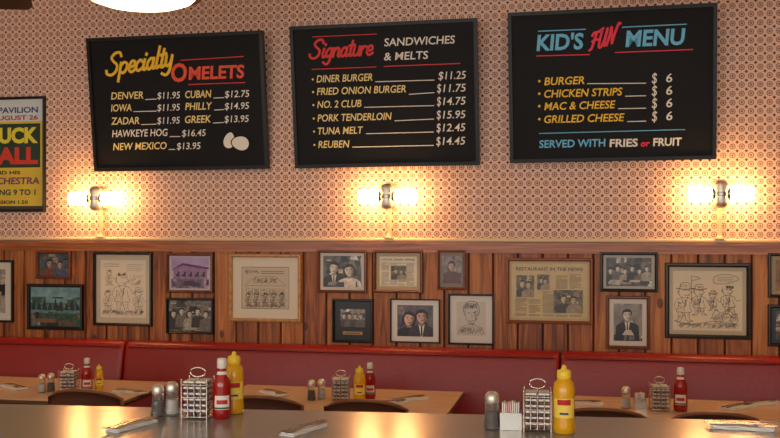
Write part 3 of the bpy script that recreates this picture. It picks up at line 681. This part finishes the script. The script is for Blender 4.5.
# ------------------------------------------------------------------ condiments
def facing(x,y): return math.degrees(math.atan2(-D-y,-x))
def placed(b,name,p,rz=0): return b.obj(name,(p.x,p.y,p.z+.0006),(0,0,rz))
M_KET=mat('ketchup_red_plastic',(160,14,12),.22,coat=.4); M_CAPW=mat('white_plastic_cap',(228,222,212),.35)
M_LABW=mat('label_white',(232,226,214),.5); M_LABG=mat('label_green',(40,90,50),.5); M_LABR=mat('label_red',(196,30,30),.5)
M_MUS=mat('mustard_yellow_plastic',(228,168,12),.3,coat=.3); M_MUSC=mat('mustard_cap_yellow',(246,210,60),.35); M_LABB=mat('label_navy',(36,46,110),.5)
def ketchup(p,h=.2):
    k=h/.2; b=MB(); a=facing(p.x,p.y)
    pr=[(.024,0),(.030,.004),(.0315,.02),(.031,.06),(.0295,.085),(.030,.105),(.0285,.122),(.022,.140),(.0155,.155),(.0135,.168)]
    b.lathe([(r*k,z*k) for r,z in pr],M_KET,seg=28)
    b.lathe([(r*k,z*k) for r,z in [(.0155,.166),(.0165,.168),(.0165,.190),(.0145,.198),(.004,.2)]],M_CAPW,seg=24)
    b.lathe([(r*k,z*k) for r,z in [(.0322,.032),(.0320,.055),(.0308,.078)]],M_LABW,seg=14,a0=a-48,a1=a+48)
    b.lathe([(r*k,z*k) for r,z in [(.0326,.034),(.0325,.040)]],M_LABG,seg=14,a0=a-48,a1=a+48)
    b.lathe([(r*k,z*k) for r,z in [(.0325,.050),(.0322,.056),(.0320,.064)]],M_LABR,seg=10,a0=a-34,a1=a+34)
    b.lathe([(r*k,z*k) for r,z in [(.0205,.146),(.0162,.156)]],M_LABW,seg=10,a0=a-60,a1=a+60)
    placed(b,'ketchup_bottle',p)
def mustard(p,h=.2):
    k=h/.2; b=MB(); a=facing(p.x,p.y)
    pr=[(.026,0),(.0315,.004),(.032,.02),(.0305,.045),(.0300,.07),(.0318,.105),(.032,.130),(.028,.148),(.020,.158),(.0175,.162)]
    b.lathe([(r*k,z*k) for r,z in pr],M_MUS,seg=28)
    b.lathe([(r*k,z*k) for r,z in [(.0205,.160),(.0215,.162),(.0215,.178),(.0185,.184),(.008,.188),(.006,.198),(.002,.2)]],M_MUSC,seg=24)
    b.lathe([(r*k,z*k) for r,z in [(.0312,.048),(.0309,.07),(.0326,.105)]],mat('label_light_yellow',(250,220,90),.5),seg=14,a0=a-65,a1=a+65)
    b.lathe([(r*k,z*k) for r,z in [(.0321,.086),(.0330,.102)]],M_LABR,seg=10,a0=a-36,a1=a+36)
    b.lathe([(r*k,z*k) for r,z in [(.0316,.058),(.0315,.064)]],M_LABB,seg=10,a0=a-24,a1=a+24)
    placed(b,'mustard_bottle',p)
M_GLASS=mat('shaker_glass',(240,240,236),.05,trans=.9)
def shaker(p,kind,h=.105):
    k=h/.105; b=MB()
    c=mat('salt_grains',(244,242,236),.8) if kind=='salt' else mat('ground_pepper',(72,58,48),.9)
    b.lathe([(r*k,z*k) for r,z in [(.018,0),(.0225,.003),(.0225,.012),(.020,.04),(.0185,.068),(.0185,.076)]],M_GLASS,seg=10,smooth=False)
    b.lathe([(r*k,z*k) for r,z in [(.0185,.005),(.0212,.008),(.0190,.04),(.0178,.05)]],c,seg=10)
    b.lathe([(r*k,z*k) for r,z in [(.0195,.074),(.0205,.076),(.0205,.088),(.0185,.097),(.011,.104),(.002,.105)]],M_SATIN,seg=20)
    placed(b,kind+'_shaker',p)
M_FOIL=mat('jelly_cup_foil',(222,216,206),.4,.3); M_JAM=mat('jam_cup',(128,92,84),.4); M_WIRE=mat('chrome_wire',(212,208,200),.25,1.0)
def caddy(p,h=.16,rz=0):
    k=h/.16; b=MB(); w=.042*k
    b.bbox(-w,w,-w,w,.004*k,.010*k,M_WIRE,.003)
    for sx in (-1,1):
        for sy in (-1,1):
            b.tube([(sx*w,sy*w,0),(sx*w,sy*w,.125*k)],.0028*k,M_WIRE)
            b.lathe([(.001,.0),(.004*k,.003*k),(.001,.007*k)],M_WIRE,loc=(sx*w,sy*w,.123*k),seg=10)
            for i in range(6):
                z=(.012+i*.0185)*k; r0,r1=.0125*k,.0175*k; cx,cy=sx*w*.48,sy*w*.48
                jm=M_JAM if (i+sx)%3 else mat('grape_cup',(96,74,92),.4)
                rings=[[(cx+q*math.cos(a),cy+q*math.sin(a),zz) for a in [math.pi/4+j*math.pi/2 for j in range(4)]] for q,zz in ((r0*1.15,z),(r1*1.2,z+.012*k))]
                b.loft(rings,jm,False)
                rings=[[(cx+q*math.cos(a),cy+q*math.sin(a),zz) for a in [math.pi/4+j*math.pi/2 for j in range(4)]] for q,zz in ((r1*1.36,z+.011*k),(r1*1.36,z+.0165*k))]
                b.loft(rings,M_FOIL,False)
    for z in (.03,.07,.11):
        b.tube([(-w,-w,z*k),(w,-w,z*k)],.0018*k,M_WIRE); b.tube([(-w,w,z*k),(w,w,z*k)],.0018*k,M_WIRE)
        b.tube([(-w,-w,z*k),(-w,w,z*k)],.0018*k,M_WIRE); b.tube([(w,-w,z*k),(w,w,z*k)],.0018*k,M_WIRE)
    for x in (-.5,0,.5): b.tube([(x*w,-w,.008*k),(x*w,-w,.118*k)],.0022*k,M_WIRE)
    b.tube([(0,0,.01*k),(0,0,.132*k)],.003*k,M_WIRE)
    b.tube([(.026*k*math.sin(a),0,.146*k-.015*k*math.cos(a)) for a in [i*math.pi/10 for i in range(21)]],.0025*k,M_WIRE)
    placed(b,'jelly_caddy',p,rz)
def sugar(p,h=.075,w=.038,rz=0):
    b=MB(); t=.0025; m1=mat('sugar_holder_steel',(190,186,178),.25,.9)
    b.box(-w,w,-w*.7,w*.7,0,t,m1)
    hh=h*.62
    b.box(-w,w,-w*.7,-w*.7+t,t,hh,m1); b.box(-w,w,w*.7-t,w*.7,t,hh,m1); b.box(-w,-w+t,-w*.7+t,w*.7-t,t,hh,m1); b.box(w-t,w,-w*.7+t,w*.7-t,t,hh,m1)
    R=random.Random(3)
    for i in range(9):
        x=-w+.006+i*(2*w-.012)/9; a=R.uniform(-.08,.08); c=[(238,234,226),(240,232,210),(238,234,226),(236,190,190)][R.randrange(4)]
        Mx=Matrix.Translation((x,0,t))@Matrix.Rotation(a,4,'X')
        b.box(0,.004,-w*.5,w*.5,.001,h*R.uniform(.88,1),mat('packet_%d'%c[1],c,.6),Mx)
    placed(b,'sugar_packet_holder',p,rz)
M_NAP=mat('white_paper_napkin',(240,236,230),.8); M_STEEL=mat('stainless_flatware',(190,186,180),.25,1.0)
def setting(p,rz,L=.2,w=.03):
    b=MB()
    for k,(dx,z0) in enumerate(((0,0),(.004,.0035),(-.003,.007))):
        n=8; top=[];bot=[]
        for i in range(n+1):
            x=-L/2+L*i/n+dx
            zz=z0+.0012*math.sin(i*1.7+k)
            top.append(((x,-w+.003*k,zz+.003),(x,w-.003*k,zz+.003))); bot.append(((x,-w+.003*k,max(0,zz)),(x,w-.003*k,max(0,zz))))
        rings=[[t[0],t[1],q[1],q[0]] for t,q in zip(top,bot)]
        b.loft(rings,M_NAP,False)
    placed(b,'folded_napkin',p,rz)
    q=Vector(p); q.z+=.0125
    b=MB()
    def bar(pts,th=.0022):
        vs=[(x,y-wd,z) for x,y,wd,z in pts]+[(x,y+wd,z) for x,y,wd,z in pts]; n=len(pts)
        up=[(v[0],v[1],v[2]+th) for v in vs]; fs=[]
        for i in range(n-1):
            fs+=[(i,i+1,n+i+1,n+i),(2*n+i,3*n+i,3*n+i+1,2*n+i+1),(i,2*n+i,2*n+i+1,i+1),(n+i,n+i+1,3*n+i+1,3*n+i)]
        fs+=[(0,n,3*n,2*n),(n-1,3*n-1,4*n-1,2*n-1)]
        b.add(vs+up,fs,M_STEEL,False)
    bar([(-.105,-.01,.005,0),(-.09,-.01,.008,.001),(-.05,-.01,.006,.003),(0,-.01,.0035,.005),(.035,-.01,.004,.003),(.045,-.01,.011,.001),(.065,-.01,.012,0)])
    for y in (-.009,-.003,.003,.009): bar([(.065,-.01+y,.0018,0),(.085,-.01+y,.0015,.001),(.1,-.01+y,.0009,.005)])
    placed(b,'dinner_fork',q,rz)
    q2=Vector(q); b=MB()
    bar([(-.11,.018,.006,0),(-.08,.018,.008,.001),(-.02,.018,.006,.002),(0,.018,.005,.001),(.01,.018,.009,.0005),(.08,.018,.009,.0005),(.105,.02,.003,0)])
    placed(b,'table_knife',q2,rz)

T=lambda u,v: on_z(u,v,TZ)
Cc=lambda u,v: on_z(u,v,CZ)
shaker(T(42,392.5),'salt',.105); shaker(T(51,391.5),'pepper',.105); caddy(T(69,393),.165,.2); ketchup(T(87,393),.20); mustard(T(99,391.5),.155)
shaker(T(311.5,400),'pepper',.11); shaker(T(321.5,399),'salt',.11); caddy(T(341,402),.17,.2); mustard(T(359.5,403),.20); ketchup(T(370,399),.20)
shaker(T(626,408.5),'salt',.115); sugar(T(640,408),.08,.03,.1); caddy(T(659.5,410),.17,.1); ketchup(T(680.5,411),.225)
shaker(Cc(158,416),'pepper',.105); shaker(Cc(172,415),'salt',.11); caddy(Cc(198,417),.16,.08); ketchup(Cc(222,418),.195); mustard(Cc(234,413),.205)
shaker(Cc(492,429),'pepper',.115); sugar(Cc(511,429),.085,.033,.05); caddy(Cc(537.5,430),.155,.05); mustard(Cc(564,433),.205)
for u,v,a in ((14,388,-.6),(130,393,-.3),(274,394,-.7),(410,400,.9),(388,404,.6),(582,404,.2),(738,408,.8),(762,404,.6)): setting(T(u,v),a,.21,.04)
for u,v,a in ((132,427,1.3),(304,431,1.25),(742,429,-.1)): setting(Cc(u,v),a,.18,.026)

# ------------------------------------------------------------------ ceiling lights and fan
M_BOWL=mat('opal_glass_shade',(255,240,214),.4,emit=5.0,ecol=(255,218,174))
M_BRASS=mat('aged_brass',(190,140,78),.35,.9)
def pendant(x,y,z):
    b=MB()
    b.lathe([(.0,-.060),(.12,-.058),(.20,-.048),(.262,-.026),(.288,0)],M_BOWL,seg=40)
    b.lathe([(.286,-.008),(.310,-.010),(.322,.002),(.318,.022),(.25,.06),(.12,.095),(.03,.11),(.02,.13)],M_BRASS,seg=40)
    b.tube([(0,0,.1),(0,0,ZC-z-.02)],.010,M_BRASS); b.lathe([(.015,-.035),(.06,-.02),(.065,0)],M_BRASS,loc=(0,0,ZC-z),seg=20)
    b.obj('pendant_lamp',(x,y,z))
q=on_y(141,-5,-1.35); pendant(q.x,q.y,q.z)
zp=q.z
for x,y in ((q.x+2.6,q.y-.1),(q.x-2.6,q.y-3.6),(q.x,q.y-4.2),(q.x+2.6,q.y-4.2)): pendant(x,y,zp)  # extra pendants out of view, added to light the room
t=4.5; a=(28-390)/F; tip=Vector((t*(-S+a*C),-D+t*(C+a*S),H+t*(V0-4)/F)); hub=tip-Vector((.60,.29,0))
b=MB(); M_BLADE=mat('dark_walnut_blade',(52,32,24),.4)
b.lathe([(.02,-.10),(.07,-.09),(.10,-.05),(.11,0),(.10,.05),(.05,.09),(.02,.10)],M_BRASS,seg=28)
b.tube([(0,0,.09),(0,0,ZC-hub.z-.01)],.015,M_BRASS); b.lathe([(.015,-.05),(.06,-.03),(.07,0)],M_BRASS,loc=(0,0,ZC-hub.z),seg=20)
a0=math.atan2(.29,.60)
for i in range(5):
    R=Matrix.Rotation(a0+i*2*math.pi/5,4,'Z')@Matrix.Rotation(-.22,4,'X')
    pr=[(.2,.045),(.3,.06),(.55,.072),(.66,.066),(.685,.03)]
    ring=[(x,w_,0) for x,w_ in pr]+[(x,-w_,0) for x,w_ in pr[::-1]]
    b.loft([ring,[(x,y,.008) for x,y,_ in ring]],M_BLADE,False,True,R)
    b.box(.09,.24,-.02,.02,-.006,.0,M_BRASS,R)
b.obj('ceiling_fan',hub)

# ------------------------------------------------------------------ camera
cam=bpy.data.cameras.new('camera'); cam.sensor_width=36; cam.lens=F*36/780; cam.shift_y=(V0-219)/780
co=bpy.data.objects.new('camera',cam); co.location=(0,-D,H); co.rotation_euler=(math.radians(90),0,TH)
scene.collection.objects.link(co); scene.camera=co
